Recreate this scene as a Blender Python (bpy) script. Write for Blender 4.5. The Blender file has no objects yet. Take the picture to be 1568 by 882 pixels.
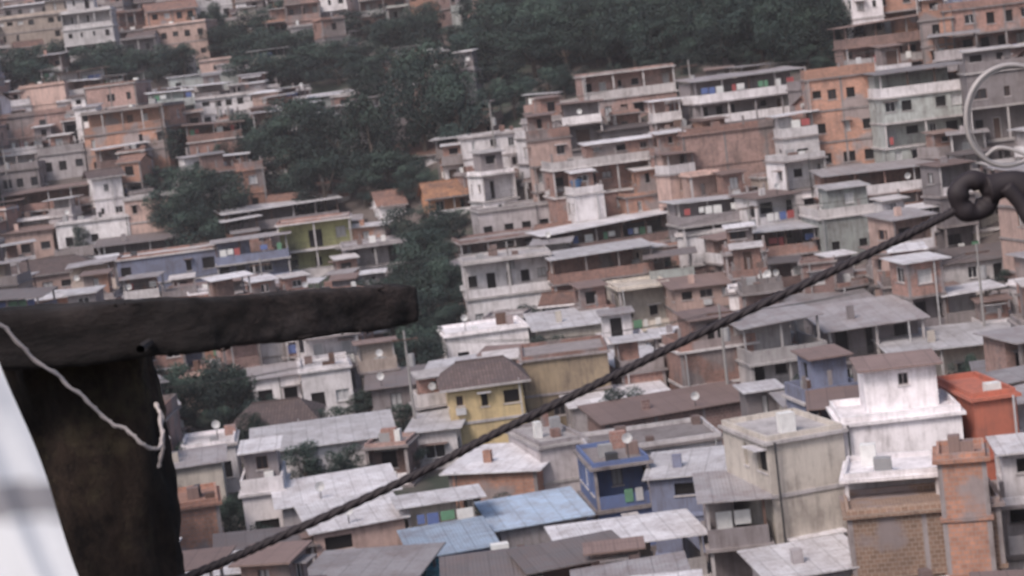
import bpy, math, random
from mathutils import Matrix, Vector, noise
R0 = random.Random(7)
F = 3000.0; CU, CV = 784.0, 441.0
PITCH = 6.0; ROLL = -7.0
RM = Matrix.Rotation(math.radians(90-PITCH), 3, 'X') @ Matrix.Rotation(math.radians(ROLL), 3, 'Z')
RT = RM.transposed()
scene = bpy.context.scene
COL = scene.collection

# ------------------------------------------------------------------ terrain
def H(x, y):
    if y < 2: z = -1.75
    else: z = max(-27.0, -1.75-0.5*(y-2))
    if y > 110: z += 0.05*min(y-110, 70)
    y0 = 192-0.8*x
    y0 = 150+math.log(1+math.exp((y0-150)/8))*8 if y0 < 230 else y0
    y0 = min(y0, 212)
    t = y-y0
    if t > -30:
        s = 6*math.log(1+math.exp(max(-40, min(40, t/6)))) if t < 200 else t
        z += 0.36*min(s, 55)+0.19*max(0, min(s-55, 300))+0.26*max(0, s-355)
    if y > 60: z += 0.7*noise.noise(Vector((x*0.05, y*0.05, 0)))
    return z

def ray(u, v):
    return RM @ Vector(((u-CU)/F, (CV-v)/F, -1))
def at(u, v, d):
    return ray(u, v)*d
def ground_at(u, v):
    r = ray(u, v); d = 60.0
    while d < 900:
        p = r*d
        if p.z < H(p.x, p.y): return p, d
        d += 0.7
    return r*900, 900
def proj(p):
    c = RT @ p
    return CU+F*c.x/-c.z, CV-F*c.y/-c.z, -c.z

# ------------------------------------------------------------------ materials
MATS = {}
def nt(name):
    m = bpy.data.materials.new(name); m.use_nodes = True
    t = m.node_tree; b = t.nodes['Principled BSDF']; MATS[name] = m
    return m, t, b
def N(t, k, **kw):
    n = t.nodes.new(k)
    for a, v in kw.items():
        if a.startswith('i_'): n.inputs[a[2:].replace('_', ' ')].default_value = v
        else: setattr(n, a, v)
    return n
def mix(t, a, b, fac, mode='MIX'):
    n = t.nodes.new('ShaderNodeMix'); n.data_type = 'RGBA'; n.blend_type = mode
    for s, v in ((0, fac), (6, a), (7, b)):
        if isinstance(v, bpy.types.NodeSocket): t.links.new(v, n.inputs[s])
        elif s == 0: n.inputs[0].default_value = v
        else: n.inputs[s].default_value = (*v[:3], 1)
    return n.outputs[2]
def ramp(t, src, p0, p1, c0=(0, 0, 0, 1), c1=(1, 1, 1, 1)):
    r = t.nodes.new('ShaderNodeValToRGB'); e = r.color_ramp.elements
    e[0].position = p0; e[1].position = p1; e[0].color = c0; e[1].color = c1
    t.links.new(src, r.inputs[0]); return r.outputs[0]
def weather(t, base, amt=0.5, dirt=(0.10, 0.078, 0.075)):
    tc = N(t, 'ShaderNodeNewGeometry')
    n1 = N(t, 'ShaderNodeTexNoise', i_Scale=0.6, i_Detail=7.0, i_Roughness=0.7)
    t.links.new(tc.outputs['Position'], n1.inputs['Vector'])
    mp = N(t, 'ShaderNodeMapping'); mp.inputs['Scale'].default_value = (3.0, 3.0, 0.4)
    t.links.new(tc.outputs['Position'], mp.inputs['Vector'])
    n2 = N(t, 'ShaderNodeTexNoise', i_Scale=1.0, i_Detail=6.0, i_Roughness=0.75)
    t.links.new(mp.outputs[0], n2.inputs['Vector'])
    m1 = ramp(t, n1.outputs[0], 0.42, 0.68); m2 = ramp(t, n2.outputs[0], 0.47, 0.70)
    a = mix(t, (0, 0, 0), (amt, amt, amt), m1); b = mix(t, (0, 0, 0), (amt, amt, amt), m2)
    f = mix(t, a, b, 1.0, 'ADD')
    c = mix(t, base, dirt, f)
    oi = N(t, 'ShaderNodeObjectInfo')
    hs = N(t, 'ShaderNodeHueSaturation')
    mr = N(t, 'ShaderNodeMapRange'); mr.inputs[3].default_value = 0.70; mr.inputs[4].default_value = 1.2
    t.links.new(oi.outputs['Random'], mr.inputs[0]); t.links.new(mr.outputs[0], hs.inputs['Value'])
    t.links.new(c, hs.inputs['Color'])
    return hs.outputs[0]
def plaster(name, col, amt=0.45):
    m, t, b = nt(name)
    t.links.new(weather(t, col, amt), b.inputs['Base Color']); b.inputs['Roughness'].default_value = 0.9
def brick(name, col, mort=(0.34, 0.27, 0.255), amt=0.5):
    m, t, b = nt(name)
    uv = N(t, 'ShaderNodeUVMap'); uv.uv_map = 'UVMap'
    br = N(t, 'ShaderNodeTexBrick', i_Scale=1.0)
    br.inputs['Color1'].default_value = (*col, 1)
    br.inputs['Color2'].default_value = (*[c*0.72 for c in col], 1)
    br.inputs['Mortar'].default_value = (*mort, 1)
    br.inputs['Brick Width'].default_value = 0.32; br.inputs['Row Height'].default_value = 0.21
    br.inputs['Mortar Size'].default_value = 0.016
    t.links.new(uv.outputs[0], br.inputs['Vector'])
    g = N(t, 'ShaderNodeNewGeometry'); nz = N(t, 'ShaderNodeTexNoise', i_Scale=0.25, i_Detail=4.0)
    t.links.new(g.outputs['Position'], nz.inputs['Vector'])
    c = mix(t, br.outputs[0], (0.31, 0.26, 0.26), ramp(t, nz.outputs[0], 0.55, 0.60))
    t.links.new(weather(t, c, amt), b.inputs['Base Color']); b.inputs['Roughness'].default_value = 0.95
def sheet(name, col, rust=(0.17, 0.12, 0.11), amt=0.5, rough=0.6):
    m, t, b = nt(name)
    uv = N(t, 'ShaderNodeUVMap'); uv.uv_map = 'UVMap'
    br = N(t, 'ShaderNodeTexBrick', i_Scale=1.0); br.offset = 0.0
    br.inputs['Color1'].default_value = (*col, 1)
    br.inputs['Color2'].default_value = (*[c*0.82 for c in col], 1)
    br.inputs['Mortar'].default_value = (*[c*0.62 for c in col], 1)
    br.inputs['Brick Width'].default_value = 1.05; br.inputs['Row Height'].default_value = 2.3
    br.inputs['Mortar Size'].default_value = 0.03
    t.links.new(uv.outputs[0], br.inputs['Vector'])
    wv = N(t, 'ShaderNodeTexWave', i_Scale=1.7); t.links.new(uv.outputs[0], wv.inputs['Vector'])
    bp = N(t, 'ShaderNodeBump', i_Strength=0.35, i_Distance=0.03)
    t.links.new(wv.outputs['Fac'], bp.inputs['Height']); t.links.new(bp.outputs[0], b.inputs['Normal'])
    t.links.new(weather(t, br.outputs[0], amt, rust), b.inputs['Base Color'])
    b.inputs['Roughness'].default_value = rough
def tile(name, col):
    m, t, b = nt(name)
    uv = N(t, 'ShaderNodeUVMap'); uv.uv_map = 'UVMap'
    br = N(t, 'ShaderNodeTexBrick', i_Scale=1.0); br.offset = 0.0
    br.inputs['Color1'].default_value = (*col, 1)
    br.inputs['Color2'].default_value = (*[c*0.6 for c in col], 1)
    br.inputs['Mortar'].default_value = (*[c*0.4 for c in col], 1)
    br.inputs['Brick Width'].default_value = 0.25; br.inputs['Row Height'].default_value = 0.4
    br.inputs['Mortar Size'].default_value = 0.03
    t.links.new(uv.outputs[0], br.inputs['Vector'])
    t.links.new(weather(t, br.outputs[0], 0.6, (0.08, 0.065, 0.07)), b.inputs['Base Color'])
    b.inputs['Roughness'].default_value = 0.9
def plain(name, col, rough=0.7, metal=0.0):
    m, t, b = nt(name)
    g = N(t, 'ShaderNodeNewGeometry'); nz = N(t, 'ShaderNodeTexNoise', i_Scale=3.0, i_Detail=4.0)
    t.links.new(g.outputs['Position'], nz.inputs['Vector'])
    t.links.new(mix(t, [c*0.7 for c in col], [min(1, c*1.2) for c in col], nz.outputs[0]), b.inputs['Base Color'])
    b.inputs['Roughness'].default_value = rough; b.inputs['Metallic'].default_value = metal

brick('brick', (0.41, 0.225, 0.185)); brick('brick_orange', (0.52, 0.27, 0.19), amt=0.35)
brick('brick_dark', (0.24, 0.145, 0.135)); brick('brick_pink', (0.46, 0.295, 0.265))
brick('block_brown', (0.33, 0.22, 0.165), (0.42, 0.34, 0.29), 0.2)
plaster('red_render', (0.46, 0.15, 0.10), 0.35)
plaster('grey', (0.27, 0.245, 0.26)); plaster('grey_light', (0.43, 0.40, 0.42))
plaster('white', (0.78, 0.75, 0.78), 0.38); plaster('cream', (0.60, 0.55, 0.50), 0.4)
plaster('beige', (0.50, 0.42, 0.375), 0.4); plaster('pink', (0.57, 0.41, 0.37), 0.4)
plaster('yellow', (0.56, 0.44, 0.25), 0.42); plaster('yellowgreen', (0.52, 0.52, 0.25), 0.4)
plaster('ochre', (0.43, 0.34, 0.235), 0.5)
plaster('blue', (0.10, 0.15, 0.31), 0.35); plaster('blue_grey', (0.23, 0.26, 0.38), 0.5)
plaster('teal', (0.08, 0.34, 0.42), 0.3); plaster('palegreen', (0.42, 0.45, 0.445), 0.5)
plaster('orange', (0.60, 0.30, 0.17), 0.3)
plaster('concrete', (0.30, 0.27, 0.275), 0.5); plaster('concrete_light', (0.56, 0.53, 0.54), 0.42)
sheet('sheet_light', (0.72, 0.71, 0.75), amt=0.42); sheet('sheet_grey', (0.36, 0.345, 0.365))
sheet('sheet_dark', (0.16, 0.145, 0.15)); sheet('sheet_blue', (0.38, 0.48, 0.62), amt=0.4)
sheet('sheet_brown', (0.24, 0.17, 0.155))
tile('tile_red', (0.32, 0.18, 0.14)); tile('tile_dark', (0.17, 0.125, 0.12)); tile('tile_orange', (0.55, 0.28, 0.16))
plain('glass', (0.022, 0.022, 0.028), 0.35); plain('opening', (0.010, 0.009, 0.010), 1.0)  # open windows and doors: near-black pane colour stands in for unlit rooms behind
plain('shutter', (0.5, 0.5, 0.52)); plain('door_wood', (0.12, 0.07, 0.055)); plain('frame_white', (0.7, 0.7, 0.72))
plain('tank_blue', (0.08, 0.18, 0.36), 0.5); plain('tank_grey', (0.32, 0.32, 0.335), 0.8)
plain('metal_dark', (0.05, 0.05, 0.055), 0.6); plain('dish', (0.65, 0.65, 0.66), 0.5)
plain('cloth_red', (0.40, 0.10, 0.10)); plain('cloth_blue', (0.12, 0.17, 0.38)); plain('cloth_white', (0.75, 0.75, 0.75)); plain('cloth_green', (0.13, 0.28, 0.18))

# ------------------------------------------------------------------ mesh parts
class Part:
    def __init__(s): s.v = []; s.f = []; s.m = []; s.names = []
    def mi(s, m):
        if m not in s.names: s.names.append(m)
        return s.names.index(m)
    def face(s, pts, m):
        b = len(s.v); s.v.extend(pts); s.f.append(tuple(range(b, b+len(pts)))); s.m.append(s.mi(m))
    def hexa(s, p, m):
        b = len(s.v); s.v.extend(p); k = s.mi(m)
        for q in ((3, 2, 1, 0), (4, 5, 6, 7), (0, 1, 5, 4), (1, 2, 6, 5), (2, 3, 7, 6), (3, 0, 4, 7)):
            s.f.append(tuple(b+i for i in q)); s.m.append(k)
    def box(s, x0, x1, y0, y1, z0, z1, m):
        s.hexa([(x0, y0, z0), (x1, y0, z0), (x1, y1, z0), (x0, y1, z0), (x0, y0, z1), (x1, y0, z1), (x1, y1, z1), (x0, y1, z1)], m)
    def cyl(s, cx, cy, z0, z1, r0, r1, m, n=12, cap=True):
        b = len(s.v); k = s.mi(m)
        for z, r in ((z0, r0), (z1, r1)):
            for i in range(n):
                a = 2*math.pi*i/n; s.v.append((cx+r*math.cos(a), cy+r*math.sin(a), z))
        for i in range(n):
            j = (i+1) % n; s.f.append((b+i, b+j, b+n+j, b+n+i)); s.m.append(k)
        if cap: s.f.append(tuple(b+n+i for i in range(n))); s.m.append(k)
    def build(s, name, parent=None, smooth=False):
        if not s.f: return None
        me = bpy.data.meshes.new(name); me.from_pydata(s.v, [], s.f)
        for n in s.names: me.materials.append(MATS[n])
        me.polygons.foreach_set('material_index', s.m)
        uvl = me.uv_layers.new(name='UVMap'); uv = [0.0]*(2*len(me.loops))
        i = 0
        for f in s.f:
            a, b, c = (s.v[f[0]], s.v[f[1]], s.v[f[2]])
            e1 = (b[0]-a[0], b[1]-a[1], b[2]-a[2]); e2 = (c[0]-a[0], c[1]-a[1], c[2]-a[2])
            nx = abs(e1[1]*e2[2]-e1[2]*e2[1]); ny = abs(e1[2]*e2[0]-e1[0]*e2[2]); nz = abs(e1[0]*e2[1]-e1[1]*e2[0])
            if nz >= nx and nz >= ny: A, B = 0, 1
            elif nx > ny: A, B = 1, 2
            else: A, B = 0, 2
            for q in f:
                uv[i] = s.v[q][A]; uv[i+1] = s.v[q][B]; i += 2
        uvl.data.foreach_set('uv', uv)
        if smooth: me.polygons.foreach_set('use_smooth', [True]*len(me.polygons))
        me.update()
        ob = bpy.data.objects.new(name, me); COL.objects.link(ob)
        if parent: ob.parent = parent
        return ob

def obox(P, o, d, n, a0, a1, t0, t1, z0, z1, m):
    def q(a, t, z): return (o[0]+d[0]*a+n[0]*t, o[1]+d[1]*a+n[1]*t, z)
    P.hexa([q(a0, t0, z0), q(a1, t0, z0), q(a1, t1, z0), q(a0, t1, z0), q(a0, t0, z1), q(a1, t0, z1), q(a1, t1, z1), q(a0, t1, z1)], m)

def panel(W, G, o, d, n, L, z0, z1, ops, wm, rg, det):
    def q(a, t, z): return (o[0]+d[0]*a+n[0]*t, o[1]+d[1]*a+n[1]*t, z)
    xs = sorted({0, L}|{v for p in ops for v in p[:2]}); zs = sorted({z0, z1}|{v for p in ops for v in p[2:4]})
    for i in range(len(xs)-1):
        for j in range(len(zs)-1):
            cx = (xs[i]+xs[i+1])/2; cz = (zs[j]+zs[j+1])/2
            if any(p[0] < cx < p[1] and p[2] < cz < p[3] for p in ops): continue
            W.face([q(xs[i], 0, zs[j]), q(xs[i+1], 0, zs[j]), q(xs[i+1], 0, zs[j+1]), q(xs[i], 0, zs[j+1])], wm)
    fr = rg.choice(['frame_white', 'frame_white', 'door_wood', 'metal_dark', 'concrete'])
    for (a, b, c, e) in ops:
        D = 0.2
        W.face([q(a, 0, c), q(a, D, c), q(a, D, e), q(a, 0, e)], wm); W.face([q(b, 0, c), q(b, D, c), q(b, D, e), q(b, 0, e)], wm)
        W.face([q(a, 0, c), q(b, 0, c), q(b, D, c), q(a, D, c)], wm); W.face([q(a, 0, e), q(b, 0, e), q(b, D, e), q(a, D, e)], wm)
        isdoor = (e-c) > 1.6
        pm = rg.choice(['glass', 'glass', 'opening', 'opening', 'opening', 'opening', 'shutter']) if not isdoor else rg.choice(['door_wood', 'opening', 'opening', 'shutter'])
        G.face([q(a, D-0.02, c), q(b, D-0.02, c), q(b, D-0.02, e), q(a, D-0.02, e)], pm)
        if det:
            if pm != 'opening':
                w = 0.05
                obox(G, o, d, n, a, a+w, 0.1, 0.15, c, e, fr); obox(G, o, d, n, b-w, b, 0.1, 0.15, c, e, fr)
                obox(G, o, d, n, a+w, b-w, 0.1, 0.15, e-w, e, fr)
                if not isdoor:
                    obox(G, o, d, n, a+w, b-w, 0.1, 0.15, c, c+w, fr)
                    mm = (a+b)/2; obox(G, o, d, n, mm-w/2, mm+w/2, 0.1, 0.15, c+w, e-w, fr)
            if not isdoor: obox(G, o, d, n, a-0.08, b+0.08, -0.07, 0.05, c-0.08, c-0.002, 'concrete_light')
            r_ = rg.random()
            if r_ < 0.16: obox(G, o, d, n, a-0.25, b+0.25, -0.65, -0.003, e+0.06, e+0.12, rg.choice(['sheet_light', 'sheet_grey', 'sheet_brown']))
            elif r_ < 0.24 and not isdoor: obox(G, o, d, n, (a+b)/2-0.35, (a+b)/2+0.35, -0.4, -0.003, c-0.6, c-0.15, 'shutter')

def openings(L, z0, sh, rg, dens=0.8, door=False):
    ops = []; k = max(1, int(L/rg.uniform(1.5, 2.3))); st = L/k
    w = rg.uniform(0.7, 1.2); s = rg.uniform(0.8, 1.15); hd = min(sh-0.35, s+rg.uniform(0.9, 1.25))
    if L < 1.5: return ops
    for i in range(k):
        if rg.random() > dens: continue
        c = st*(i+0.5)+rg.uniform(-0.18, 0.18); ww = min(w*rg.choice([1, 1, 1, 0.55, 1.35]), st*0.62)
        if door and rg.random() < 0.3: ops.append((c-ww/2, c+ww/2, z0+0.12, z0+min(sh-0.35, 2.1)))
        else:
            s2 = s+rg.choice([0, 0, 0, 0.25]); ops.append((c-ww/2, c+ww/2, z0+s2, z0+hd))
    return ops

LIGHTW = ('white', 'cream', 'grey_light', 'palegreen')
def house(name, x, y, zb, w, dep, h, yaw, wm, top='flat', pat='', roof=None, rg=None, d=150, dens=0.8, found=5.0):
    rg = rg or R0; det = d < 260
    e = bpy.data.objects.new(name, None); COL.objects.link(e); e.empty_display_size = 0.5
    e.location = (x, y, zb); e.rotation_euler = (0, 0, yaw)
    W, G, S, T, X = Part(), Part(), Part(), Part(), Part()
    n = max(1, round(h/2.75)); sh = h/n; hw = w/2
    trim = rg.choice(['concrete', 'concrete', 'concrete_light', wm])
    if wm in LIGHTW: trim = rg.choice(['concrete_light', wm, 'concrete'])
    W.box(-hw, hw, 0.0, dep, -found, -0.001, rg.choice(['concrete', 'brick_dark', wm]))
    for i in range(n):
        z0 = i*sh; z1 = z0+sh; k = n-1-i
        c = pat[k] if k < len(pat) else rg.choice('wwwvv')
        sm = wm
        if k >= max(1, len(pat)) and rg.random() < 0.3 and wm.startswith('brick'): sm = rg.choice([wm, 'grey', 'grey_light', 'pink', 'white'])
        fy = 0.0; wy = 0.0
        if c == 'v':
            fy = min(1.9, dep*0.4)
            if rg.random() < 0.5: wy = fy
        panel(W, G, (-hw, fy), (1, 0), (0, 1), w, z0, z1, openings(w, z0, sh, rg, 0 if c == 'b' else dens, c == 'v'), sm, rg, det)
        for sx in (-1, 1):
            L = dep-wy
            ops = openings(L, z0, sh, rg, 0.5) if c != 'b' else []
            panel(W, G, (sx*hw, wy), (0, 1), (-sx, 0), L, z0, z1, ops, sm, rg, det)
        W.face([(-hw, dep, z0), (hw, dep, z0), (hw, dep, z1), (-hw, dep, z1)], sm)
        if c == 'v':
            pk = rg.random(); pm = rg.choice([sm, sm, 'concrete_light', 'white'])
            if pk < 0.65:
                X.box(-hw, hw, 0.02, 0.14, z0+0.1, z0+rg.uniform(0.8, 1.05), pm)
                if wy > 0:
                    for sx in (-1, 1): X.box(sx*(hw-0.06)-0.06, sx*(hw-0.06)+0.06, 0.14, wy, z0+0.1, z0+0.9, pm)
            else:
                for q in range(5): X.box(-hw+0.1, hw-0.1, 0.05, 0.08, z0+0.25+q*0.17, z0+0.28+q*0.17, 'metal_dark')
            kp = max(2, int(w/2.8)+1)
            for q in range(kp):
                px = -hw+0.1+(w-0.2)*q/(kp-1)
                X.box(px-0.09, px+0.09, 0.0, 0.18, z0+0.09, z1, rg.choice([trim, 'concrete_light']))
            if rg.random() < 0.35:
                a = -hw+0.4
                while a < hw-0.8:
                    ww = rg.uniform(0.35, 0.8)
                    if rg.random() < 0.5: X.box(a, a+ww, -0.05, -0.02, z0+0.35, z0+1.08, rg.choice(['cloth_red', 'cloth_blue', 'cloth_white', 'cloth_white', 'cloth_green', 'shutter']))
                    a += ww+0.15
        pr = 0.10 if c != 'v' else 0.22
        S.box(-hw-pr, hw+pr, -pr, dep+0.06, z0-0.10, z0+0.09, trim)
    if det and rg.random() < 0.5:
        px = rg.choice([-hw+0.25, hw-0.3, rg.uniform(-hw+0.3, hw-0.3)]); X.box(px, px+0.09, -0.36, -0.27, 0.0, h+0.1, rg.choice(['shutter', 'tank_grey', 'metal_dark']))
    if (wm.startswith('brick') or wm == 'block_brown') and not (len(pat) and pat[0] == 'v'):
        kp = max(2, int(w/3.2)+1)
        for q in range(kp):
            px = -hw+0.1+(w-0.2)*q/(kp-1)
            X.box(px-0.11, px+0.11, -0.012, 0.12, 0, h, 'concrete')
    ov = rg.uniform(0.25, 0.6)
    rm = roof or rg.choice(['sheet_light', 'sheet_light', 'sheet_grey', 'sheet_grey', 'sheet_dark', 'sheet_brown'])
    def slab():
        S.box(-hw-0.2, hw+0.2, -0.25, dep+0.1, h-0.02, h+0.14, trim)
    def sheetroof(x0, x1, y0, y1, za, zb2, dx=0.0):
        th = 0.07
        T.hexa([(x0, y0, za), (x1, y0, za+dx), (x1, y1, zb2+dx), (x0, y1, zb2),
                (x0, y0, za+th), (x1, y0, za+dx+th), (x1, y1, zb2+dx+th), (x0, y1, zb2+th)], rm)
    if top in ('flat', 'slab'):
        slab(); ph = rg.uniform(0.3, 1.0) if top == 'flat' else 0.25
        pm = rg.choice([wm, trim, 'brick'] if not wm in LIGHTW else [wm, wm, trim])
        X.box(-hw, hw, 0.0, 0.13, h+0.14, h+0.14+ph, pm); X.box(-hw, hw, dep-0.13, dep, h+0.14, h+0.14+ph, pm)
        for sx in (-1, 1): X.box(sx*(hw-0.065)-0.065, sx*(hw-0.065)+0.065, 0.13, dep-0.13, h+0.14, h+0.14+ph, pm)
        for q in range(rg.randint(0, 4)):
            cx = rg.uniform(-hw+0.4, hw-0.6); cy = rg.uniform(0.3, dep-1.2); X.box(cx, cx+rg.uniform(0.3, 0.9), cy, cy+0.6, h+0.15, h+rg.uniform(0.5, 1.2), rg.choice(['tank_grey', 'door_wood', 'cloth_white', 'sheet_brown', 'brick', 'metal_dark']))
    if top == 'flat':
        if rg.random() < 0.55:
            for q in range(3):
                px = -hw+0.15+(w-0.3)*q/2; X.box(px-0.1, px+0.1, 0.14, 0.34, h+0.14, h+rg.uniform(1.2, 1.9), 'concrete')
        if rg.random() < 0.65:
            rw = min(w-0.5, rg.uniform(2.2, max(2.3, w*0.65))); a = rg.uniform(-hw+0.2, hw-0.2-rw); hh = rg.uniform(2.0, 2.6); y0_ = rg.uniform(0.8, 2.2); y1 = min(dep-0.3, y0_+rg.uniform(2.0, 4.5))
            m2 = rg.choice([wm, wm, 'brick', 'grey'])
            panel(W, G, (a, y0_), (1, 0), (0, 1), rw, h+0.14, h+hh, openings(rw, h+0.14, hh-0.1, rg, 0.9, True), m2, rg, det)
            for sx in (0, rw): panel(W, G, (a+sx, y0_), (0, 1), (1 if sx == 0 else -1, 0), y1-y0_, h+0.14, h+hh, openings(y1-y0_, h+0.14, hh-0.1, rg, 0.4), m2, rg, det)
            W.face([(a, y1, h+0.14), (a+rw, y1, h+0.14), (a+rw, y1, h+hh), (a, y1, h+hh)], m2)
            xx = rg.choice(['sheet_light', 'sheet_grey', 'sheet_brown', 'sheet_light', 'concrete_light'])
            T.hexa([(a-0.3, y0_-0.6, h+hh+0.01), (a+rw+0.3, y0_-0.6, h+hh+0.01), (a+rw+0.3, y1+0.3, h+hh+0.22), (a-0.3, y1+0.3, h+hh+0.22),
                    (a-0.3, y0_-0.6, h+hh+0.1), (a+rw+0.3, y0_-0.6, h+hh+0.1), (a+rw+0.3, y1+0.3, h+hh+0.31), (a-0.3, y1+0.3, h+hh+0.31)], xx)
    elif top == 'terr':
        slab(); ph = 0.9; pm = rg.choice([wm, wm, trim, 'white'])
        X.box(-hw, hw, 0.0, 0.13, h+0.14, h+0.14+ph, pm)
        for sx in (-1, 1): X.box(sx*(hw-0.065)-0.065, sx*(hw-0.065)+0.065, 0.13, dep, h+0.14, h+0.14+ph, pm)
        hh = rg.uniform(2.1, 2.5); sl = rg.uniform(0.0, 0.06)*dep; dx = rg.uniform(-0.06, 0.06)*w
        ins = rg.choice([0, 0, 1.2])
        kp = max(2, int(w/2.6)+1)
        for q in range(kp):
            f = q/(kp-1); px = -hw+0.12+(w-0.24)*f
            X.box(px-0.07, px+0.07, 0.15+ins, 0.29+ins, h+0.14, h+hh+dx*f, rg.choice([trim, 'concrete_light', 'door_wood']))
            X.box(px-0.07, px+0.07, dep-0.3, dep-0.16, h+0.14, h+hh+sl+dx*f, trim)
        sheetroof(-hw-ov, hw+ov, -ov+ins, dep+0.3, h+hh, h+hh+sl, dx)
        if rg.random() < 0.8:
            a = -hw+0.15; b = a+w*rg.uniform(0.4, 1.0)
            X.box(a, min(b, hw-0.15), dep*0.5, dep-0.35, h+0.14, h+hh-0.1, wm)
        if rg.random() < 0.4:
            a = -hw+0.5
            while a < hw-0.9:
                ww = rg.uniform(0.4, 0.9)
                if rg.random() < 0.6: X.box(a, a+ww, 0.7, 0.73, h+1.75-rg.uniform(0.5, 1.0), h+1.75, rg.choice(['cloth_red', 'cloth_blue', 'cloth_white', 'cloth_white', 'cloth_white', 'cloth_green']))
                a += ww+0.12
    elif top == 'shed':
        rise = rg.uniform(0.03, 0.10)*dep
        for sx in (-1, 1): W.face([(sx*hw, 0, h), (sx*hw, dep, h), (sx*hw, dep, h+rise)], wm)
        W.face([(-hw, dep, h), (hw, dep, h), (hw, dep, h+rise), (-hw, dep, h+rise)], wm)
        sl = rise/dep; sheetroof(-hw-ov, hw+ov, -ov, dep+ov, h+0.02-ov*sl, h+0.02+rise+ov*sl, rg.uniform(-0.02, 0.02)*w)
        if rg.random() < 0.5: X.box(-hw*0.4, -hw*0.4+0.5, dep*0.3, dep*0.3+0.4, h, h+rise+0.6, wm)
    elif top in ('gable', 'hip'):
        rm = roof or rg.choice(['tile_red', 'tile_dark', 'tile_red']); rise = 0.22*dep; inx = hw*0.55 if top == 'hip' else 0
        ro = [(-hw-ov, -ov, h-0.05), (hw+ov, -ov, h-0.05), (hw+ov, dep+ov, h-0.05), (-hw-ov, dep+ov, h-0.05)]
        r1 = (-hw-ov+inx, dep/2, h+rise); r2 = (hw+ov-inx, dep/2, h+rise)
        T.face([ro[0], ro[1], r2, r1], rm); T.face([ro[2], ro[3], r1, r2], rm)
        if top == 'hip': T.face([ro[1], ro[2], r2], rm); T.face([ro[3], ro[0], r1], rm)
        else:
            for sx in (-1, 1): W.face([(sx*hw, 0, h), (sx*hw, dep, h), (sx*hw, dep/2, h+rise*0.95)], wm)
        T.box(-hw-ov+inx, hw+ov-inx, dep/2-0.12, dep/2+0.12, h+rise-0.05, h+rise+0.07, rm)
        S.box(-hw-ov, hw+ov, -ov-0.03, -ov, h-0.2, h-0.03, trim)
    if top in ('flat', 'terr') and rg.random() < 0.2:
        tx = rg.uniform(-hw+0.9, max(-hw+0.91, hw-0.9)); ty = dep*0.62; tb = h+0.14
        tz = tb+(0.5 if top == 'flat' else 0); tm = rg.choice(['tank_blue', 'tank_grey', 'tank_grey', 'tank_grey', 'tank_grey', 'tank_grey'])
        if top == 'flat': X.box(tx-0.6, tx+0.6, ty-0.6, ty+0.6, tb, tz, 'brick_dark')
        X.cyl(tx, ty, tz, tz+0.75, 0.5, 0.66, tm); X.cyl(tx, ty, tz+0.75, tz+0.95, 0.69, 0.25, tm)
    if det and rg.random() < 0.15:
        tx = rg.uniform(-hw+0.5, hw-0.5); zt = h+(0.9 if top != 'shed' else 0.3)
        X.box(tx-0.03, tx+0.03, 0.3, 0.36, h, zt+0.5, 'metal_dark')
        c = (tx, 0.18, zt+0.6); K = 10
        for q in range(K):
            a0 = 2*math.pi*q/K; a1 = 2*math.pi*(q+1)/K
            X.face([(c[0], c[1]+0.1, c[2]-0.04), (c[0]+0.3*math.cos(a0), c[1], c[2]+0.3*math.sin(a0)), (c[0]+0.3*math.cos(a1), c[1], c[2]+0.3*math.sin(a1))], 'dish')
    W.build('walls', e); G.build('windows', e); S.build('floor_slabs', e); T.build('roof', e); X.build('terrace_parts', e)
    return e

def hname(wm, top):
    if wm.startswith('brick') or wm == 'block_brown': return 'brick_house'
    return {'white': 'white_house', 'cream': 'cream_house', 'yellow': 'yellow_house', 'ochre': 'yellow_house', 'yellowgreen': 'yellow_green_house', 'blue': 'blue_house',
            'blue_grey': 'blue_house', 'teal': 'turquoise_house', 'pink': 'pink_house', 'beige': 'beige_house', 'orange': 'orange_house',
            'palegreen': 'pale_green_house', 'red_render': 'red_house', 'grey': 'concrete_house', 'grey_light': 'concrete_house'}.get(wm, 'house')

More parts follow.
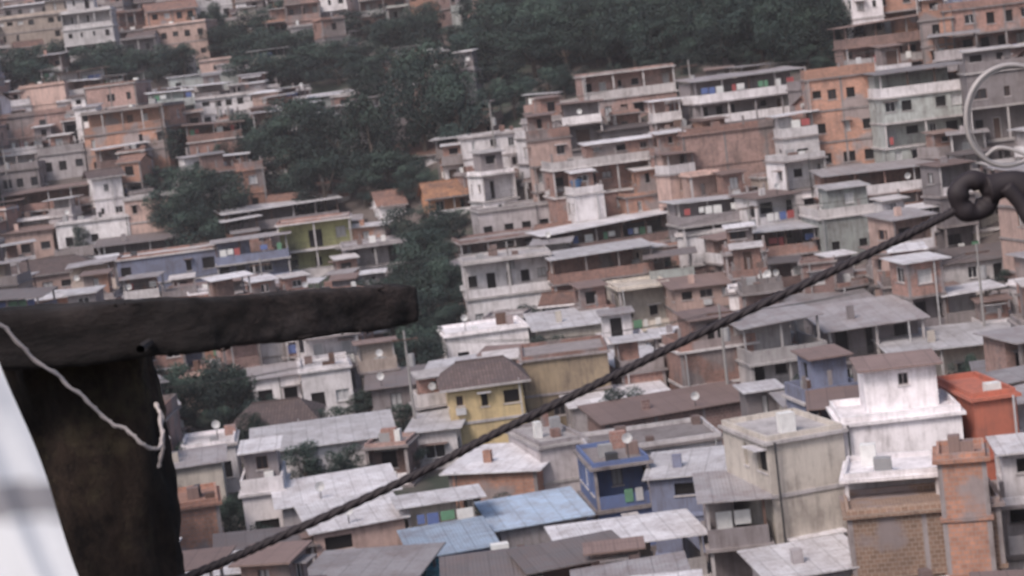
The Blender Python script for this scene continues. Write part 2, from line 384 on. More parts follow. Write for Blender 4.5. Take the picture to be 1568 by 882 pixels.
PROT = []; FOOT = []
LIST = [
 (1308,1535,784,975,'block_brown','slab','bbbb',None,-10,0.2,4.0),(1446,1518,708,972,'brick_orange','slab','wbb',None,-10,0.5,3.0),
 (1303,1444,734,950,'white','slab','vb',None,-8,0.8,4.0),
 (1500,1566,612,880,'red_render','slab','bbbb',None,8,0.1,6),(1182,1306,672,915,'cream','slab','wbww',None,10,0.5,6),
 (1300,1480,645,890,'white','flat','ww',None,-6,0.6,5),(1262,1525,618,800,'brick','terr','vw','sheet_brown',-4,0.6,6),
 (1190,1330,875,985,'grey_light','shed','w','sheet_light',4,0.8,4),(1540,1640,775,930,'white','flat','vw',None,-10,0.8,6),
 (1235,1300,825,925,'grey_light','terr','w','sheet_light',6,0.8,3),
 (872,1085,830,960,'beige','terr','ww','sheet_light',5,0.8,5),(645,765,846,960,'blue_grey','shed','w','sheet_blue',6,0.8,5),
 (770,905,800,890,'grey_light','shed','w','sheet_blue',8,0.8,5),(660,825,874,985,'teal','slab','w',None,4,0.4,2.2),
 (915,1002,715,845,'blue','slab','vw',None,2,0.8,6),(1000,1112,730,850,'blue_grey','shed','ww','sheet_light',-6,0.8,5),
 (912,1112,686,795,'white','slab','w',None,4,0.9,6),(1088,1180,770,940,'grey','terr','vw',None,0,0.9,6),
 (490,628,805,930,'pink','shed','ww','sheet_light',10,0.9,5),(440,610,765,860,'grey_light','shed','w','sheet_light',6,0.7,6),
 (378,442,757,850,'white','flat','ww',None,8,1.0,5),(272,345,778,910,'brick_orange','slab','bw',None,6,0.2,5),
 (345,490,845,960,'grey','terr','w',None,6,0.8,5),
 (236,345,716,800,'cream','shed','w','sheet_grey',6,0.9,5),(285,365,686,760,'white','slab','w',None,6,0.4,5),
 (688,828,722,805,'brick_orange','shed','w','sheet_light',-14,0.4),(832,905,682,790,'grey_light','slab','bb',None,10,0.1),
 (692,806,588,700,'yellow','hip','wb','tile_dark',4,1.0,6),(806,936,548,655,'ochre','slab','bw',None,2,0.3),
 (400,600,680,745,'white','shed','w','sheet_light',8,0.6),(365,482,648,705,'grey','hip','w','tile_dark',0,0.5),
 (466,541,568,645,'white','slab','ww',None,6,1.0),(390,462,578,635,'white','shed','w','sheet_grey',10,0.9),
 (572,650,592,645,'grey','shed','w','sheet_dark',8,0.5),(632,702,660,722,'white','shed','w','sheet_light',-6,0.7),
 (686,812,510,565,'white','slab','w',None,8,0.9),(825,942,500,555,'cream','shed','w','sheet_light',8,0.7),
 (716,850,400,505,'white','slab','vwv',None,4,1.0),(850,1005,392,488,'brick','terr','vw','sheet_light',8,0.8),
 (836,1036,348,410,'brick_dark','terr','v','sheet_light',8,0.8),(708,835,368,432,'brick_dark','slab','vw',None,5,0.9),
 (735,850,320,372,'grey_light','slab','w',None,6,1.0),(712,830,208,272,'white','slab','w',None,3,0.7),
 (658,736,300,338,'orange','gable','v','tile_orange',10,1.0),(582,680,240,268,'white','hip','w','tile_red',0,0.9),
 (920,1015,222,305,'white','slab','bw',None,6,0.6),(895,1036,112,190,'brick_pink','slab','vw',None,8,0.9),
 (850,1050,252,335,'brick','flat','vw',None,8,0.8),(1050,1240,200,300,'brick_pink','flat','bw',None,4,0.5),
 (1070,1246,120,220,'grey','terr','v','sheet_grey',10,0.8),(1240,1346,122,270,'brick_orange','flat','www',None,-8,0.9),
 (1352,1480,112,262,'palegreen','terr','wvw','sheet_grey',4,0.9),(1296,1440,36,130,'brick_pink','terr','vv','sheet_brown',6,0.9),
 (1446,1590,14,130,'brick','flat','wvw',None,4,0.9),(1487,1600,112,270,'grey','flat','wvw',None,-6,0.8),
 (1045,1186,306,402,'grey','terr','vv','sheet_light',4,0.6),(1040,1112,360,420,'white','slab','b',None,-4,0.3),
 (1160,1252,355,432,'brick','terr','v','sheet_light',4,0.8),(1256,1386,330,402,'palegreen','flat','w',None,6,0.9),
 (1432,1590,398,452,'white','shed','w','sheet_dark',4,0.6),(1266,1450,262,342,'brick','terr','v',None,6,0.8),
 (950,1030,442,510,'cream','slab','v',None,4,1.0),(1036,1132,438,510,'pink','shed','w','sheet_brown',8,0.7),
 (1150,1272,505,645,'concrete_light','terr','vvv','sheet_grey',4,0.9),(1272,1420,500,602,'grey','shed','vw','sheet_grey',4,0.8),
 (1370,1590,530,605,'cream','shed','v','sheet_light',4,0.6),(1046,1165,535,640,'brick','flat','bb',None,6,0.3),
 (930,1160,632,715,'brick_dark','shed','w','sheet_brown',6,0.8,6),(880,1030,615,672,'grey_light','shed','w','sheet_light',8,0.6),
 (186,336,392,475,'blue_grey','slab','wb',None,4,0.5),(336,446,372,470,'blue_grey','terr','vw','sheet_grey',4,0.9),
 (155,272,372,420,'grey','shed','v','sheet_dark',6,0.9),
 (0,156,420,495,'pink','hip','w','tile_dark',2,0.8),(430,541,342,425,'yellowgreen','slab','vv',None,8,0.9),
 (531,625,378,442,'grey_light','slab','vw',None,6,0.9),(350,522,318,375,'grey','terr','v','sheet_light',10,0.8),
 (90,200,340,388,'white','slab','w',None,8,0.9),(196,290,304,372,'pink','slab','wb',None,2,0.4),
 (0,82,356,402,'pink','shed','w','sheet_brown',6,0.9),(10,180,292,345,'brick','terr','v','sheet_brown',8,0.8),
 (125,262,172,268,'brick_orange','slab','vw',None,-12,0.6),(135,216,134,232,'brick_pink','slab','wb',None,-8,0.6),
 (36,106,134,215,'pink','slab','bw',None,-8,0.3),(0,112,178,242,'brick_pink','flat','ww',None,4,0.7),
 (290,373,190,262,'brick','terr','w','sheet_brown',4,0.6),(290,398,150,197,'white','slab','w',None,2,0.9),
 (400,592,150,178,'palegreen','shed','w','sheet_light',6,0.3),(262,412,112,140,'palegreen','shed','w','sheet_light',8,0.3),
 (222,320,40,95,'pink','slab','www',None,-6,1.0),(0,122,28,112,'beige','flat','www',None,6,0.8),
 (62,132,236,275,'grey_light','flat','w',None,4,0.9),(0,62,262,300,'grey','flat','w',None,4,0.9),
 (582,622,314,337,'white','gable','w','tile_red',12,0.9),(350,420,30,80,'cream','flat','ww',None,4,0.9),
 (1180,1350,478,530,'concrete_light','shed','w','sheet_grey',6,0.5),(960,1040,300,340,'brick_orange','flat','w',None,6,0.5),
]
for row in LIST:
    (u0, u1, vt, vb, wm, top, pat, roof, yaw, dens) = row[:10]
    um = (u0+u1)/2; p, d = ground_at(um, vb)
    ppm = F/d; w = (u1-u0)/ppm/0.99; h = (vb-vt)/ppm*1.02
    rg = random.Random(int(u0*7+vt*13))
    dep = rg.uniform(5.5, 8) if w < 16 else rg.uniform(7, 9)
    if len(row) > 10: dep = row[10]
    x = p.x+0.06*h
    zb = H(x, p.y); h += p.z-zb
    if top == 'terr':
        h -= 2.3
        if h < 1.6: h += 2.75; zb -= 2.75
    yw = math.radians(yaw+rg.uniform(-5, 5))
    house(hname(wm, top), x, p.y, zb, w, dep, h, yw, wm, top, pat, roof, rg, d, dens)
    key = wm in ('block_brown', 'red_render', 'yellow', 'ochre', 'blue', 'teal', 'orange', 'yellowgreen') or len(row) > 10
    PROT.append((u0, u1, vt-(20 if top == 'hip' else 4), min(vb, 882), d, 0.07 if key else 0.22))
    FOOT.append((x-math.sin(yw)*dep/2, p.y+dep/2, w*0.48, dep*0.5))

# ------------------------------------------------------------------ trees
m, t, b = nt('bark')
nz = N(t, 'ShaderNodeTexNoise', i_Scale=8.0); t.links.new(mix(t, (0.04, 0.03, 0.025), (0.11, 0.085, 0.07), nz.outputs[0]), b.inputs['Base Color'])
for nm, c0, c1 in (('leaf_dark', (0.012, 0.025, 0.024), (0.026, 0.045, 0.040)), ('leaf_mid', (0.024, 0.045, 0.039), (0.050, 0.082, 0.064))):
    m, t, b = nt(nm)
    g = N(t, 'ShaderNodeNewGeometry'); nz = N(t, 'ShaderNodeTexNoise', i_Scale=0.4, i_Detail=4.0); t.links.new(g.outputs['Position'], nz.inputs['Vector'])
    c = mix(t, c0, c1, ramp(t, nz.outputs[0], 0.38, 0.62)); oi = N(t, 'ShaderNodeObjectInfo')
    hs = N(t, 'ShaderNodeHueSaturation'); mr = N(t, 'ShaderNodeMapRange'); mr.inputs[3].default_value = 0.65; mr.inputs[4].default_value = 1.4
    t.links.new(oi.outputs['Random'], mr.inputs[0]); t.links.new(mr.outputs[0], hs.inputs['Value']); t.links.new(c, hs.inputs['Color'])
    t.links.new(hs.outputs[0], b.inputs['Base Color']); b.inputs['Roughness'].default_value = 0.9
def tube(P, p0, p1, r0, r1, m, n=7):
    p0 = Vector(p0); p1 = Vector(p1); ax = (p1-p0).normalized(); s = ax.orthogonal().normalized(); q = ax.cross(s)
    b = len(P.v); k = P.mi(m)
    for p, r in ((p0, r0), (p1, r1)):
        for i in range(n):
            a = 2*math.pi*i/n; P.v.append(tuple(p+s*r*math.cos(a)+q*r*math.sin(a)))
    for i in range(n):
        j = (i+1) % n; P.f.append((b+i, b+j, b+n+j, b+n+i)); P.m.append(k)
TM = []
for s in range(6):
    rg = random.Random(100+s); P = Part()
    tube(P, (0, 0, -0.15), (0.01, 0, 0.22), 0.035, 0.026, 'bark'); tube(P, (0.01, 0, 0.22), (0.02, 0.01, 0.5), 0.026, 0.014, 'bark')
    lobes = []
    for i in range(18):
        a = rg.uniform(0, 6.283); zz = rg.uniform(0.16, 0.88); rr = 0.36*math.sqrt(max(0.05, 1-((zz-0.5)/0.48)**2))*math.sqrt(rg.random())*1.1
        c = Vector((rr*math.cos(a), rr*math.sin(a), zz)); R = rg.uniform(0.09, 0.19); lobes.append((c, R))
        if i < 9: tube(P, (0.012, 0, rg.uniform(0.18, 0.4)), c, 0.012, 0.004, 'bark', 5)
    for c, R in lobes:
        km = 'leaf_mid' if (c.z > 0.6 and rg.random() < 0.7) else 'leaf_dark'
        for i in range(int(16000*R*R)):
            v = Vector((rg.gauss(0, 1), rg.gauss(0, 1), rg.gauss(0, 1))).normalized()
            p = c+Vector((v.x, v.y, v.z*0.8))*R*rg.uniform(0.65, 1.15)
            nrm = (v+Vector((rg.gauss(0, .6), rg.gauss(0, .6), rg.gauss(0, .6)+0.3))).normalized()
            a1 = nrm.orthogonal().normalized(); a1 = Matrix.Rotation(rg.uniform(0, 6.28), 3, nrm) @ a1; a2 = nrm.cross(a1); z = rg.uniform(0.009, 0.023)
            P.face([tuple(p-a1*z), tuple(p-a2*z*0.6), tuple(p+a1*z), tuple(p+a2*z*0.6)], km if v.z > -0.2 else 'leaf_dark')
    ob = P.build('tree_variant'); TM.append(ob.data); bpy.data.objects.remove(ob)
def tree(x, y, h, wd, parent=None, name='broadleaf_tree', rg=R0):
    o = bpy.data.objects.new(name, rg.choice(TM)); COL.objects.link(o)
    o.location = (x, y, H(x, y)); o.rotation_euler = (0, 0, rg.uniform(0, 6.28)); o.scale = (wd/0.8, wd/0.8, h)
    if parent: o.parent = parent
TREES = [(610,190,75,80),(655,250,85,100),(710,245,120,80),(690,190,95,70),(640,160,85,70),(470,255,160,100),(530,285,165,110),(575,285,175,80),(500,270,165,90),(430,270,185,80),
 (450,310,215,80),(500,335,245,80),(600,300,235,90),(560,320,265,70),(640,310,255,50),(640,390,325,80),(680,420,340,80),(650,470,380,90),(600,500,430,80),(690,500,400,60),(650,540,450,100),
 (620,560,470,90),(690,545,470,60),(660,440,360,80),(665,500,420,80),(640,580,500,60),(300,355,270,90),(340,378,280,90),(270,370,290,60),(310,410,330,70),(290,330,260,60),(355,345,290,50),(320,645,550,90),(350,665,570,80),(290,670,580,70),(260,620,560,60),(370,640,590,40),
 (20,150,80,70),(50,155,95,60),(190,125,70,80),(240,128,72,70),(285,120,70,50),(350,85,45,80),(400,90,45,90),(460,100,50,90),(510,112,65,80),(560,110,70,70),(150,120,70,60),
 (430,130,90,80),(470,130,85,80),(520,130,90,80),(570,132,88,70),(370,240,180,60),(400,250,190,60),(270,260,205,50),(1320,575,520,55),(1480,620,565,40),(840,150,105,60),(880,140,102,50),(790,185,120,60),
 (760,150,90,80),(740,110,55,90),(690,95,45,90),(560,60,20,70),(610,80,35,80),(650,70,20,80),(250,300,255,45),(120,125,90,50),(330,60,20,60),(440,440,405,35),(780,110,50,80),(820,120,50,80),(870,110,50,80)]
for (u, vb, vt, wp) in TREES:
    p, d = ground_at(u, vb); ppm = F/d
    tree(p.x, p.y, max(3.5, (vb-vt)/ppm*1.15), wp/ppm*1.2)
    PROT.append((u-wp*0.45, u+wp*0.45, vt, vb, d, 0.16)); FOOT.append((p.x, p.y, 2.0, 2.0))
forest = bpy.data.objects.new('forest', None); COL.objects.link(forest)
for i in range(280):
    u = R0.uniform(740, 1300); v = R0.uniform(-60, 100 if u < 900 else 112); p, d = ground_at(u, v)
    tree(p.x, p.y, R0.uniform(6.5, 10.5), R0.uniform(6, 9.5), forest, 'forest_tree')
PROT.append((765, 1290, 0, 98, 290, 0.0005))
hillwood = bpy.data.objects.new('distant_woodland', None); COL.objects.link(hillwood)
for i in range(260):
    y = R0.uniform(290, 800); x = R0.uniform(-0.36, 0.36)*y
    tree(x, y, R0.uniform(5, 9), R0.uniform(6, 10), hillwood, 'woodland_tree')

# ------------------------------------------------------------------ infill houses
WP = ['brick']*8+['brick_dark']*4+['brick_pink']*7+['brick_orange']*4+['grey']*4+['grey_light']*4+['white']*7+['cream']*1+['beige']*2+['pink']*3+['palegreen', 'blue_grey']
cnt = 0
rg = random.Random(34)
for (step, fstep, wr, dr, choices, tight) in ((5.1, 8.0, (3.8, 6.6), (4, 6.2), [[4, 3, 2, 1], [3, 2, 1], [3, 2, 1], [2, 1]], 0.97), (3.2, 5.5, (2.8, 4.4), (2.8, 4.2), [[3, 2, 1], [2, 1], [2, 1]], 0.8)):
    cand = []; y = 66.0
    while y < 560:
        st = step if y < 290 else fstep
        x = -0.30*y-14
        while x < 0.30*y+14:
            cand.append((x+rg.uniform(-0.25, 0.25)*st, y+rg.uniform(-0.25, 0.25)*st)); x += st*1.03
        y += st
    rg.shuffle(cand)
    for (x, y) in cand:
        zb = H(x, y); u, v, d = proj(Vector((x, y, zb)))
        if v > 1150: continue
        if 765 < u < 1300 and y > 230 and v < 122: continue
        w = rg.uniform(*wr); dep = rg.uniform(*dr)
        if y > 300: w *= 1.35; dep *= 1.2
        if any(abs(x-a) < (ra+w*0.42)*tight and abs(y+dep/2-bb) < (rb+dep*0.4)*tight for a, bb, ra, rb in FOOT): continue
        ok = False
        for ns in rg.choice(choices):
            h = ns*2.7+rg.uniform(-0.2, 0.3); ppm = F/d
            ru0, ru1, rv0, rv1 = u-w*ppm/2-h*ppm*0.1, u+w*ppm/2-h*ppm*0.06, v-(h+1.8)*ppm, v
            bad = False
            for (a0, a1, b0, b1, dd, th) in PROT:
                if dd <= d: continue
                iu = min(a1, ru1)-max(a0, ru0); iv = min(b1, rv1)-max(b0, rv0)
                if iu > 0 and iv > 0 and iu*iv > th*(a1-a0)*(b1-b0): bad = True; break
            if not bad: ok = True; break
        if not ok: continue
        FOOT.append((x, y+dep/2, w*0.5, dep*0.5))
        wm = rg.choice(WP); top = rg.choice(['flat', 'flat', 'flat', 'slab', 'slab', 'terr', 'terr', 'shed', 'gable'])
        house(hname(wm, top), x, y, zb, w, dep, h, math.radians(rg.uniform(-16, 24)), wm, top, '', None, rg, d, 0.88); cnt += 1
print('infill', cnt)
for i in range(420):
    y = R0.uniform(100, 300); x = R0.uniform(-0.28, 0.28)*y
    if any(abs(x-a) < ra+0.3 and abs(y-bb) < rb+0.3 for a, bb, ra, rb in FOOT): continue
    tree(x, y, R0.uniform(2, 4.2), R0.uniform(2, 3.8), None, 'garden_shrub')

# ------------------------------------------------------------------ street poles and wires between the houses
plain('pole_concrete', (0.28, 0.27, 0.27), 0.9); plain('wire', (0.03, 0.03, 0.03), 0.7)
rg = random.Random(5); rows = [[(-30, 132), (-8, 138), (14, 134), (34, 142)], [(-52, 196), (-24, 190), (0, 184), (22, 176), (44, 166)], [(0, 226), (22, 214), (46, 200)], [(-62, 250), (-36, 262), (-12, 250)]]
wires = bpy.data.objects.new('street_wires', None); COL.objects.link(wires)
for row in rows:
    tops = []
    for (x, y) in row:
        P = Part(); z = H(x, y); hh = rg.uniform(8, 9.5)
        P.cyl(0, 0, -0.5, hh, 0.13, 0.08, 'pole_concrete', 10); P.box(-0.9, 0.9, -0.06, 0.06, hh-0.7, hh-0.58, 'door_wood')
        P.cyl(0.3, 0.0, hh-2.6, hh-1.7, 0.24, 0.24, 'tank_grey', 10)
        o = P.build('concrete_utility_pole'); o.location = (x, y, z); tops.append(Vector((x, y, z+hh-0.55)))
    W_ = Part()
    for a, b_ in zip(tops, tops[1:]):
        for off in (-0.8, 0, 0.8):
            pv = None
            for i in range(13):
                f = i/12; q = a.lerp(b_, f)+Vector((off, 0, -4*0.9*f*(1-f)))
                if pv is not None: tube(W_, pv, q, 0.018, 0.018, 'wire', 4)
                pv = q
    W_.build('wire_run', wires)

# ------------------------------------------------------------------ ground
P = []; fs = []
ys = [-80, -40, -15, -5, 0, 1, 2, 3, 4, 6, 10, 20, 35, 50, 53, 60, 70, 76]+[80+4*i for i in range(90)]+[450+40*i for i in range(20)]+[1400, 1800, 2600]
xs = [-2600, -1400, -800, -500, -350]+[-250+5*i for i in range(101)]+[350, 500, 800, 1400, 2600]
for yy in ys:
    for xx in xs: P.append((xx, yy, H(xx, yy)))
nx = len(xs)
for j in range(len(ys)-1):
    for i in range(nx-1): fs.append((j*nx+i, j*nx+i+1, (j+1)*nx+i+1, (j+1)*nx+i))
me = bpy.data.meshes.new('hillside_ground'); me.from_pydata(P, [], fs); me.polygons.foreach_set('use_smooth', [True]*len(fs))
go = bpy.data.objects.new('hillside_ground', me); COL.objects.link(go)
m, t, b = nt('ground'); g = N(t, 'ShaderNodeNewGeometry')
n1 = N(t, 'ShaderNodeTexNoise', i_Scale=0.09, i_Detail=6.0); n2 = N(t, 'ShaderNodeTexNoise', i_Scale=1.3, i_Detail=6.0)
t.links.new(g.outputs['Position'], n1.inputs['Vector']); t.links.new(g.outputs['Position'], n2.inputs['Vector'])
gr = mix(t, (0.026, 0.038, 0.031), (0.06, 0.07, 0.052), n2.outputs[0]); di = mix(t, (0.08, 0.065, 0.06), (0.17, 0.145, 0.14), n2.outputs[0])
t.links.new(mix(t, di, gr, ramp(t, n1.outputs[0], 0.48, 0.58)), b.inputs['Base Color']); b.inputs['Roughness'].default_value = 1
me.materials.append(m)

# ------------------------------------------------------------------ foreground: pole, crossarm, cable
def log(name, pts, rad, m, sq=0.0, seg=28, amp=0.06, parent=None, flat=(1, 1), cap=True):
    P = Part(); k = P.mi(m); pts = [Vector(p) for p in pts]; L = len(pts)
    up = Vector((0, 0, 1))
    for i, p in enumerate(pts):
        ax = (pts[min(i+1, L-1)]-pts[max(i-1, 0)]).normalized()
        ref = Vector((0, 1, 0)) if abs(ax.z) > 0.7 else up
        s = ax.cross(ref).normalized(); q = s.cross(ax).normalized()
        r = rad(i/(L-1)) if callable(rad) else rad
        for j in range(seg):
            a = 2*math.pi*j/seg; c, sn = math.cos(a), math.sin(a)
            k2 = 1/max(abs(c), abs(sn)); f = (1-sq)+sq*min(k2, 1.3)
            v = s*c*flat[0]+q*sn*flat[1]
            wp = p+v*r*f
            nn = noise.fractal(Vector((wp.x*(6 if abs(ax.z) < .7 else 16), wp.y*16, wp.z*(4 if abs(ax.z) > .7 else 16))), 0.7, 2.0, 5)
            P.v.append(tuple(p+v*r*f*(1+amp*nn)))
    for i in range(L-1):
        for j in range(seg):
            jj = (j+1) % seg; P.f.append((i*seg+j, i*seg+jj, (i+1)*seg+jj, (i+1)*seg+j)); P.m.append(k)
    if cap:
        P.f.append(tuple(range(seg))[::-1]); P.m.append(k); P.f.append(tuple((L-1)*seg+j for j in range(seg))); P.m.append(k)
    return P.build(name, parent, True)
def path(ctrl, n):
    c = [Vector(x) for x in ctrl]; c = [c[0]*2-c[1]]+c+[c[-1]*2-c[-2]]; out = []
    K = len(c)-3
    for i in range(n+1):
        f = i/n*K; j = min(int(f), K-1); q = f-j; p0, p1, p2, p3 = c[j:j+4]
        out.append(0.5*((2*p1)+(-p0+p2)*q+(2*p0-5*p1+4*p2-p3)*q*q+(-p0+3*p1-3*p2+p3)*q**3))
    return out
def woodmat(name, sc, dark, mid, moss, mossamt):
    m, t, b = nt(name); g = N(t, 'ShaderNodeNewGeometry')
    mp = N(t, 'ShaderNodeMapping'); mp.inputs['Scale'].default_value = sc; t.links.new(g.outputs['Position'], mp.inputs['Vector'])
    n1 = N(t, 'ShaderNodeTexNoise', i_Scale=1.0, i_Detail=9.0, i_Roughness=0.75); t.links.new(mp.outputs[0], n1.inputs['Vector'])
    n2 = N(t, 'ShaderNodeTexNoise', i_Scale=7.0, i_Detail=8.0, i_Roughness=0.7); t.links.new(g.outputs['Position'], n2.inputs['Vector'])
    n3 = N(t, 'ShaderNodeTexNoise', i_Scale=2.2, i_Detail=3.0); t.links.new(g.outputs['Position'], n3.inputs['Vector'])
    c = mix(t, dark, mid, ramp(t, n1.outputs[0], 0.40, 0.66))
    k = mossamt; c = mix(t, c, moss, mix(t, (0, 0, 0), (k, k, k), ramp(t, n2.outputs[0], 0.5, 0.60)))
    c = mix(t, c, [q*0.5 for q in dark], mix(t, (0, 0, 0), (0.6, 0.6, 0.6), ramp(t, n3.outputs[0], 0.5, 0.62)))
    t.links.new(c, b.inputs['Base Color']); b.inputs['Roughness'].default_value = 0.95
    bp = N(t, 'ShaderNodeBump', i_Strength=1.0, i_Distance=0.03); t.links.new(n1.outputs[0], bp.inputs['Height']); t.links.new(bp.outputs[0], b.inputs['Normal'])
woodmat('old_wood', (14, 14, 9), (0.022, 0.015, 0.013), (0.095, 0.062, 0.046), (0.12, 0.095, 0.058), 0.65)
woodmat('old_wood_arm', (9, 26, 26), (0.013, 0.010, 0.011), (0.068, 0.050, 0.048), (0.13, 0.11, 0.11), 0.35)

pole = bpy.data.objects.new('wooden_utility_pole', None); COL.objects.link(pole)
top = at(116, 510, 4.18); gz = H(top.x, top.y)-0.3
log('post', [(top.x, top.y, top.z+(gz-top.z)*i/80) for i in range(81)], lambda f: 0.150+0.03*f, 'old_wood', 0.35, 48, 0.12, pole)
ctl = [at(-420, 548, 3.85), at(0, 518, 3.95), at(240, 501, 4.0), at(430, 484, 4.15), at(624, 465, 4.35)]
log('crossarm', path(ctl, 150), lambda f: 0.062-0.016*max(0, f-0.3)/0.7-0.006*max(0, f-0.96)/0.04, 'old_wood_arm', 0.85, 44, 0.11, pole)
plain('bolt_steel', (0.10, 0.09, 0.09), 0.5, 0.6)
B = Part(); c0 = at(215, 535, 3.84)
tube(B, c0, c0+Vector((0, 0.3, 0)), 0.009, 0.009, 'bolt_steel', 8); B.build('bolt', pole)
SP = Part(); rg = random.Random(3); pa = path(ctl, 150)
for i in range(60):
    f = rg.uniform(0.3, 0.98); p = pa[int(f*150)]; r = 0.060-0.018*max(0, f-0.3)/0.7
    s0 = p+Vector((rg.uniform(-.03, .03), -r*rg.uniform(0.0, 0.9), rg.choice([-1, 1])*r*rg.uniform(0.85, 1.0)))
    tube(SP, s0, s0+Vector((rg.uniform(-0.05, 0.04), rg.uniform(-.02, .01), rg.uniform(-0.010, 0.012))), 0.004, 0.001, 'old_wood_arm', 5)
SP.build('splinters', pole)

def strand(name, pts, r, m, n=8, parent=None):
    P = Part()
    k = P.mi(m); L = len(pts)
    for i, p in enumerate(pts):
        ax = (pts[min(i+1, L-1)]-pts[max(i-1, 0)]).normalized(); s = ax.cross(Vector((0.1, 0.2, 1))).normalized(); q = s.cross(ax)
        for j in range(n):
            a = 2*math.pi*j/n; P.v.append(tuple(p+s*r*math.cos(a)+q*r*math.sin(a)))
    for i in range(L-1):
        for j in range(n):
            jj = (j+1) % n; P.f.append((i*n+j, i*n+jj, (i+1)*n+jj, (i+1)*n+j)); P.m.append(k)
    return P.build(name, parent, True)
plain('cord_white', (0.56, 0.50, 0.49), 0.9)
cord = bpy.data.objects.new('twine_cord', None); COL.objects.link(cord)
cp = path([at(-60, 455, 3.72), at(0, 500, 3.76), at(60, 556, 3.80), at(130, 612, 3.84), at(172, 648, 3.86), at(192, 654, 3.86), at(215, 680, 3.86), at(243, 686, 3.9), at(247, 650, 3.95), at(238, 618, 3.98), at(249, 668, 3.93), at(243, 716, 3.95)], 140)
cp = [p+Vector((noise.noise(p*25), noise.noise(p*25+Vector((9, 0, 0))), noise.noise(p*25+Vector((0, 9, 0)))))*0.007 for p in cp]
strand('twine', cp, 0.0032, 'cord_white', 6, cord); strand('twine_ply', [p+Vector((0.0033*math.cos(i*0.9), 0, 0.0033*math.sin(i*0.9))) for i, p in enumerate(cp)], 0.0022, 'cord_white', 5, cord)

plain('cable_black', (0.024, 0.018, 0.023), 0.7)
cable = bpy.data.objects.new('overhead_cable', None); COL.objects.link(cable)
cb = path([at(20, 985, 3.9), at(280, 886, 4.0), at(420, 826, 4.0), at(620, 735, 4.0), at(760, 663, 4.0), at(910, 590, 4.0), at(1060, 516, 4.0), at(1260, 422, 4.0), at(1400, 354, 4.0), at(1478, 314, 4.0)], 420)
for s in range(3):
    pp = []
    for i, p in enumerate(cb):
        a = i*0.42+s*2.094; pp.append(p+Vector((0.0048*math.cos(a)*0.4, 0.0048*math.sin(a), 0.0048*math.cos(a))))
    strand('strand_%d' % (s+1), pp, 0.0056, 'cable_black', 7, cable)

ins = bpy.data.objects.new('cable_anchor_ring', None); COL.objects.link(ins)
def torus(name, c, R, r, m, parent, tilt=(0, 0, 0), sx=1.0, wob=0.0):
    P = Part(); k = P.mi(m); A, Bn = 56, 14
    M3 = Matrix.Rotation(tilt[0], 3, 'X') @ Matrix.Rotation(tilt[1], 3, 'Y') @ Matrix.Rotation(tilt[2], 3, 'Z')
    for i in range(A):
        a = 2*math.pi*i/A; RR = R*(1+wob*math.sin(3*a+1)); r2 = r*(1+(0.10*math.sin(5*a) if r > 0.01 else 0))
        for j in range(Bn):
            bb = 2*math.pi*j/Bn; q = Vector(((RR+r2*math.cos(bb))*math.cos(a)*sx, r2*math.sin(bb), (RR+r2*math.cos(bb))*math.sin(a)))
            P.v.append(tuple(c+M3 @ q))
    for i in range(A):
        for j in range(Bn):
            i2 = (i+1) % A; j2 = (j+1) % Bn; P.f.append((i*Bn+j, i2*Bn+j, i2*Bn+j2, i*Bn+j2)); P.m.append(k)
    return P.build(name, parent, True)
cc = at(1492, 300, 4.0)
torus('ring', cc, 0.033, 0.020, 'cable_black', ins, (0.1, 0, 0.15), 1.08, 0.05)
log('shank', path([at(1512, 290, 4.0), at(1545, 282, 4.0), at(1580, 290, 4.01), at(1640, 290, 4.02), at(1760, 288, 4.05)], 40), lambda f: 0.032-0.006*math.sin(f*9), 'cable_black', 0, 16, 0.12, ins)
log('hook', path([at(1540, 285, 3.98), at(1562, 310, 3.98), at(1585, 345, 3.98), at(1640, 370, 4.0)], 20), 0.016, 'cable_black', 0, 12, 0.1, ins)
m, t, b = nt('wire_pale'); b.inputs['Base Color'].default_value = (0.40, 0.375, 0.38, 1); b.inputs['Roughness'].default_value = 0.35
loop = bpy.data.objects.new('coiled_wire_loop', None); COL.objects.link(loop)
torus('loop', at(1548, 176, 4.0), 0.103, 0.0050, 'wire_pale', loop, (0.1, 0.1, 0.2), 0.98, 0.02)
torus('inner_loop', at(1551, 177, 4.01), 0.1015, 0.0020, 'wire_pale', loop, (0.2, -0.1, 0.25), 0.97, 0.03)
strand('tail', path([at(1510, 238, 4.0), at(1530, 226, 3.99), at(1568, 236, 3.99), at(1600, 262, 4.0)], 20), 0.004, 'wire_pale', 8, loop)
pole2 = bpy.data.objects.new('wooden_utility_pole', None); COL.objects.link(pole2)
t2 = at(1790, -200, 4.1); g2 = H(t2.x, t2.y)-0.3
log('post', [(t2.x, t2.y, t2.z+(g2-t2.z)*i/50) for i in range(51)], 0.11, 'old_wood', 0.2, 30, 0.06, pole2)

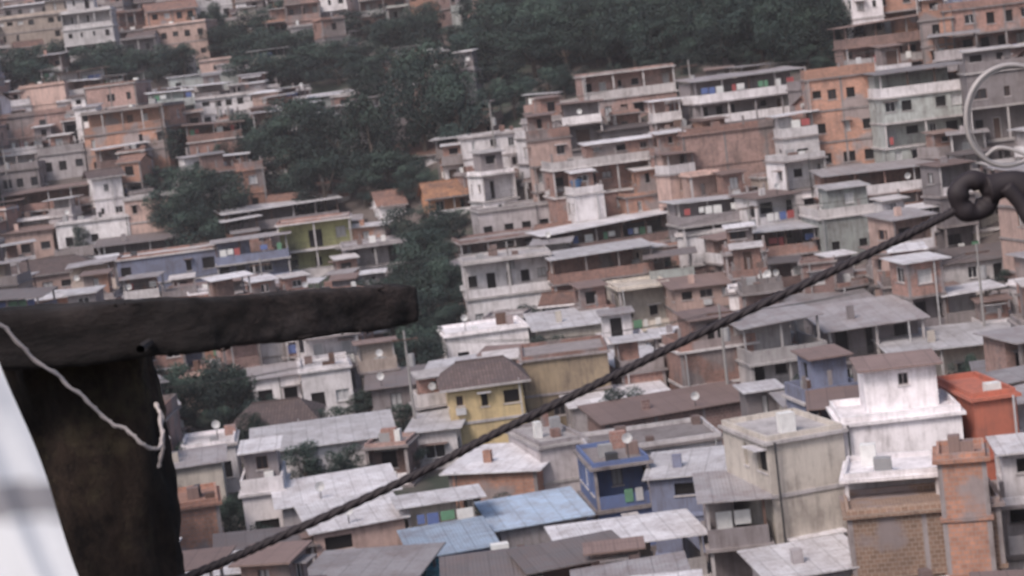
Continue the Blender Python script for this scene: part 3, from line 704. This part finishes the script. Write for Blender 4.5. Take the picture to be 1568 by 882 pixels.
m, t, b = nt('white_fabric'); g = N(t, 'ShaderNodeNewGeometry'); n1 = N(t, 'ShaderNodeTexNoise', i_Scale=5.0, i_Detail=3.0); t.links.new(g.outputs['Position'], n1.inputs['Vector'])
uv = N(t, 'ShaderNodeUVMap'); uv.uv_map = 'UVMap'; sp = N(t, 'ShaderNodeSeparateXYZ'); t.links.new(uv.outputs[0], sp.inputs[0])
rr = t.nodes.new('ShaderNodeValToRGB'); el = rr.color_ramp.elements
el[0].position = 0.0; el[0].color = (0, 0, 0, 1); el[1].position = 1.0; el[1].color = (0, 0, 0, 1)
for ps, vv in ((0.55, 0), (0.59, 1), (0.63, 1), (0.67, 0)):
    x_ = el.new(ps); x_.color = (vv, vv, vv, 1)
ma = N(t, 'ShaderNodeMath', operation='MULTIPLY_ADD'); t.links.new(n1.outputs[0], ma.inputs[0]); ma.inputs[1].default_value = 0.12; t.links.new(sp.outputs[1], ma.inputs[2])
t.links.new(ma.outputs[0], rr.inputs[0])
n4 = N(t, 'ShaderNodeTexNoise', i_Scale=3.0, i_Detail=4.0); t.links.new(g.outputs['Position'], n4.inputs['Vector'])
basec = mix(t, (0.72, 0.75, 0.81), (0.52, 0.55, 0.62), ramp(t, n4.outputs[0], 0.45, 0.65))
t.links.new(mix(t, basec, (0.24, 0.24, 0.27), rr.outputs[0]), b.inputs['Base Color']); b.inputs['Roughness'].default_value = 0.8
vs = []; fs = []; uvs = []; A, Bn = 40, 60
for j in range(Bn+1):
    fv = j/Bn; v = 380+fv*700
    for i in range(A+1):
        fu = i/A; ue = (v-548)*0.37+4*math.sin(v*0.02); u = ue-fu*420
        dd = 3.55+0.012*math.sin(fu*16+fv*3)+0.006*math.sin(fu*37+fv*7)
        vs.append(tuple(at(u, v, dd))); uvs.append((fu, fv))
for j in range(Bn):
    for i in range(A): a = j*(A+1)+i; fs.append((a, a+1, a+A+2, a+A+1))
me = bpy.data.meshes.new('white_cloth_sheet'); me.from_pydata(vs, [], fs); ul = me.uv_layers.new(name='UVMap')
for lp in me.loops: ul.data[lp.index].uv = uvs[lp.vertex_index]
me.polygons.foreach_set('use_smooth', [True]*len(fs)); me.materials.append(m)
co = bpy.data.objects.new('white_cloth_sheet', me); COL.objects.link(co)

# ------------------------------------------------------------------ haze in the valley air
hz = Part(); hm = bpy.data.materials.new('haze_air'); hm.use_nodes = True; MATS['haze_air'] = hm
t = hm.node_tree; t.nodes.remove(t.nodes['Principled BSDF']); vsn = t.nodes.new('ShaderNodeVolumeScatter')
vsn.inputs['Color'].default_value = (0.98, 0.92, 0.98, 1); vsn.inputs['Density'].default_value = 0.00030
t.links.new(vsn.outputs[0], t.nodes['Material Output'].inputs['Volume'])
hz.box(-420, 420, 20, 900, -60, 160, 'haze_air'); hz.build('haze')

# ------------------------------------------------------------------ light, camera
w = bpy.data.worlds.new('World'); scene.world = w; w.use_nodes = True; t = w.node_tree
bg = t.nodes['Background']; sky = t.nodes.new('ShaderNodeTexSky'); sky.sky_type = 'NISHITA'; sky.sun_disc = False
EL, AZ = 48.0, 215.0
sky.sun_elevation = math.radians(EL); sky.sun_rotation = math.radians(AZ)
sky.dust_density = 4.0; sky.air_density = 1.0
t.links.new(sky.outputs[0], bg.inputs[0]); bg.inputs[1].default_value = 0.145
L = bpy.data.lights.new('sun', 'SUN'); L.energy = 2.0; L.angle = math.radians(16); L.color = (1.0, 0.88, 0.84)
lo = bpy.data.objects.new('sun', L); COL.objects.link(lo)
dv = Vector((math.sin(math.radians(AZ))*math.cos(math.radians(EL)), math.cos(math.radians(AZ))*math.cos(math.radians(EL)), math.sin(math.radians(EL))))
lo.rotation_euler = dv.to_track_quat('Z', 'Y').to_euler()
cam = bpy.data.cameras.new('camera'); co = bpy.data.objects.new('camera', cam); COL.objects.link(co); scene.camera = co
cam.sensor_width = 36; cam.lens = 36*F/1568; cam.clip_start = 0.1; cam.clip_end = 6000
co.matrix_world = RM.to_4x4()
cam.dof.use_dof = True; cam.dof.focus_distance = 8.0; cam.dof.aperture_fstop = 5.8
scene.view_settings.view_transform = 'Standard'; scene.view_settings.look = 'None'; scene.view_settings.exposure = 0
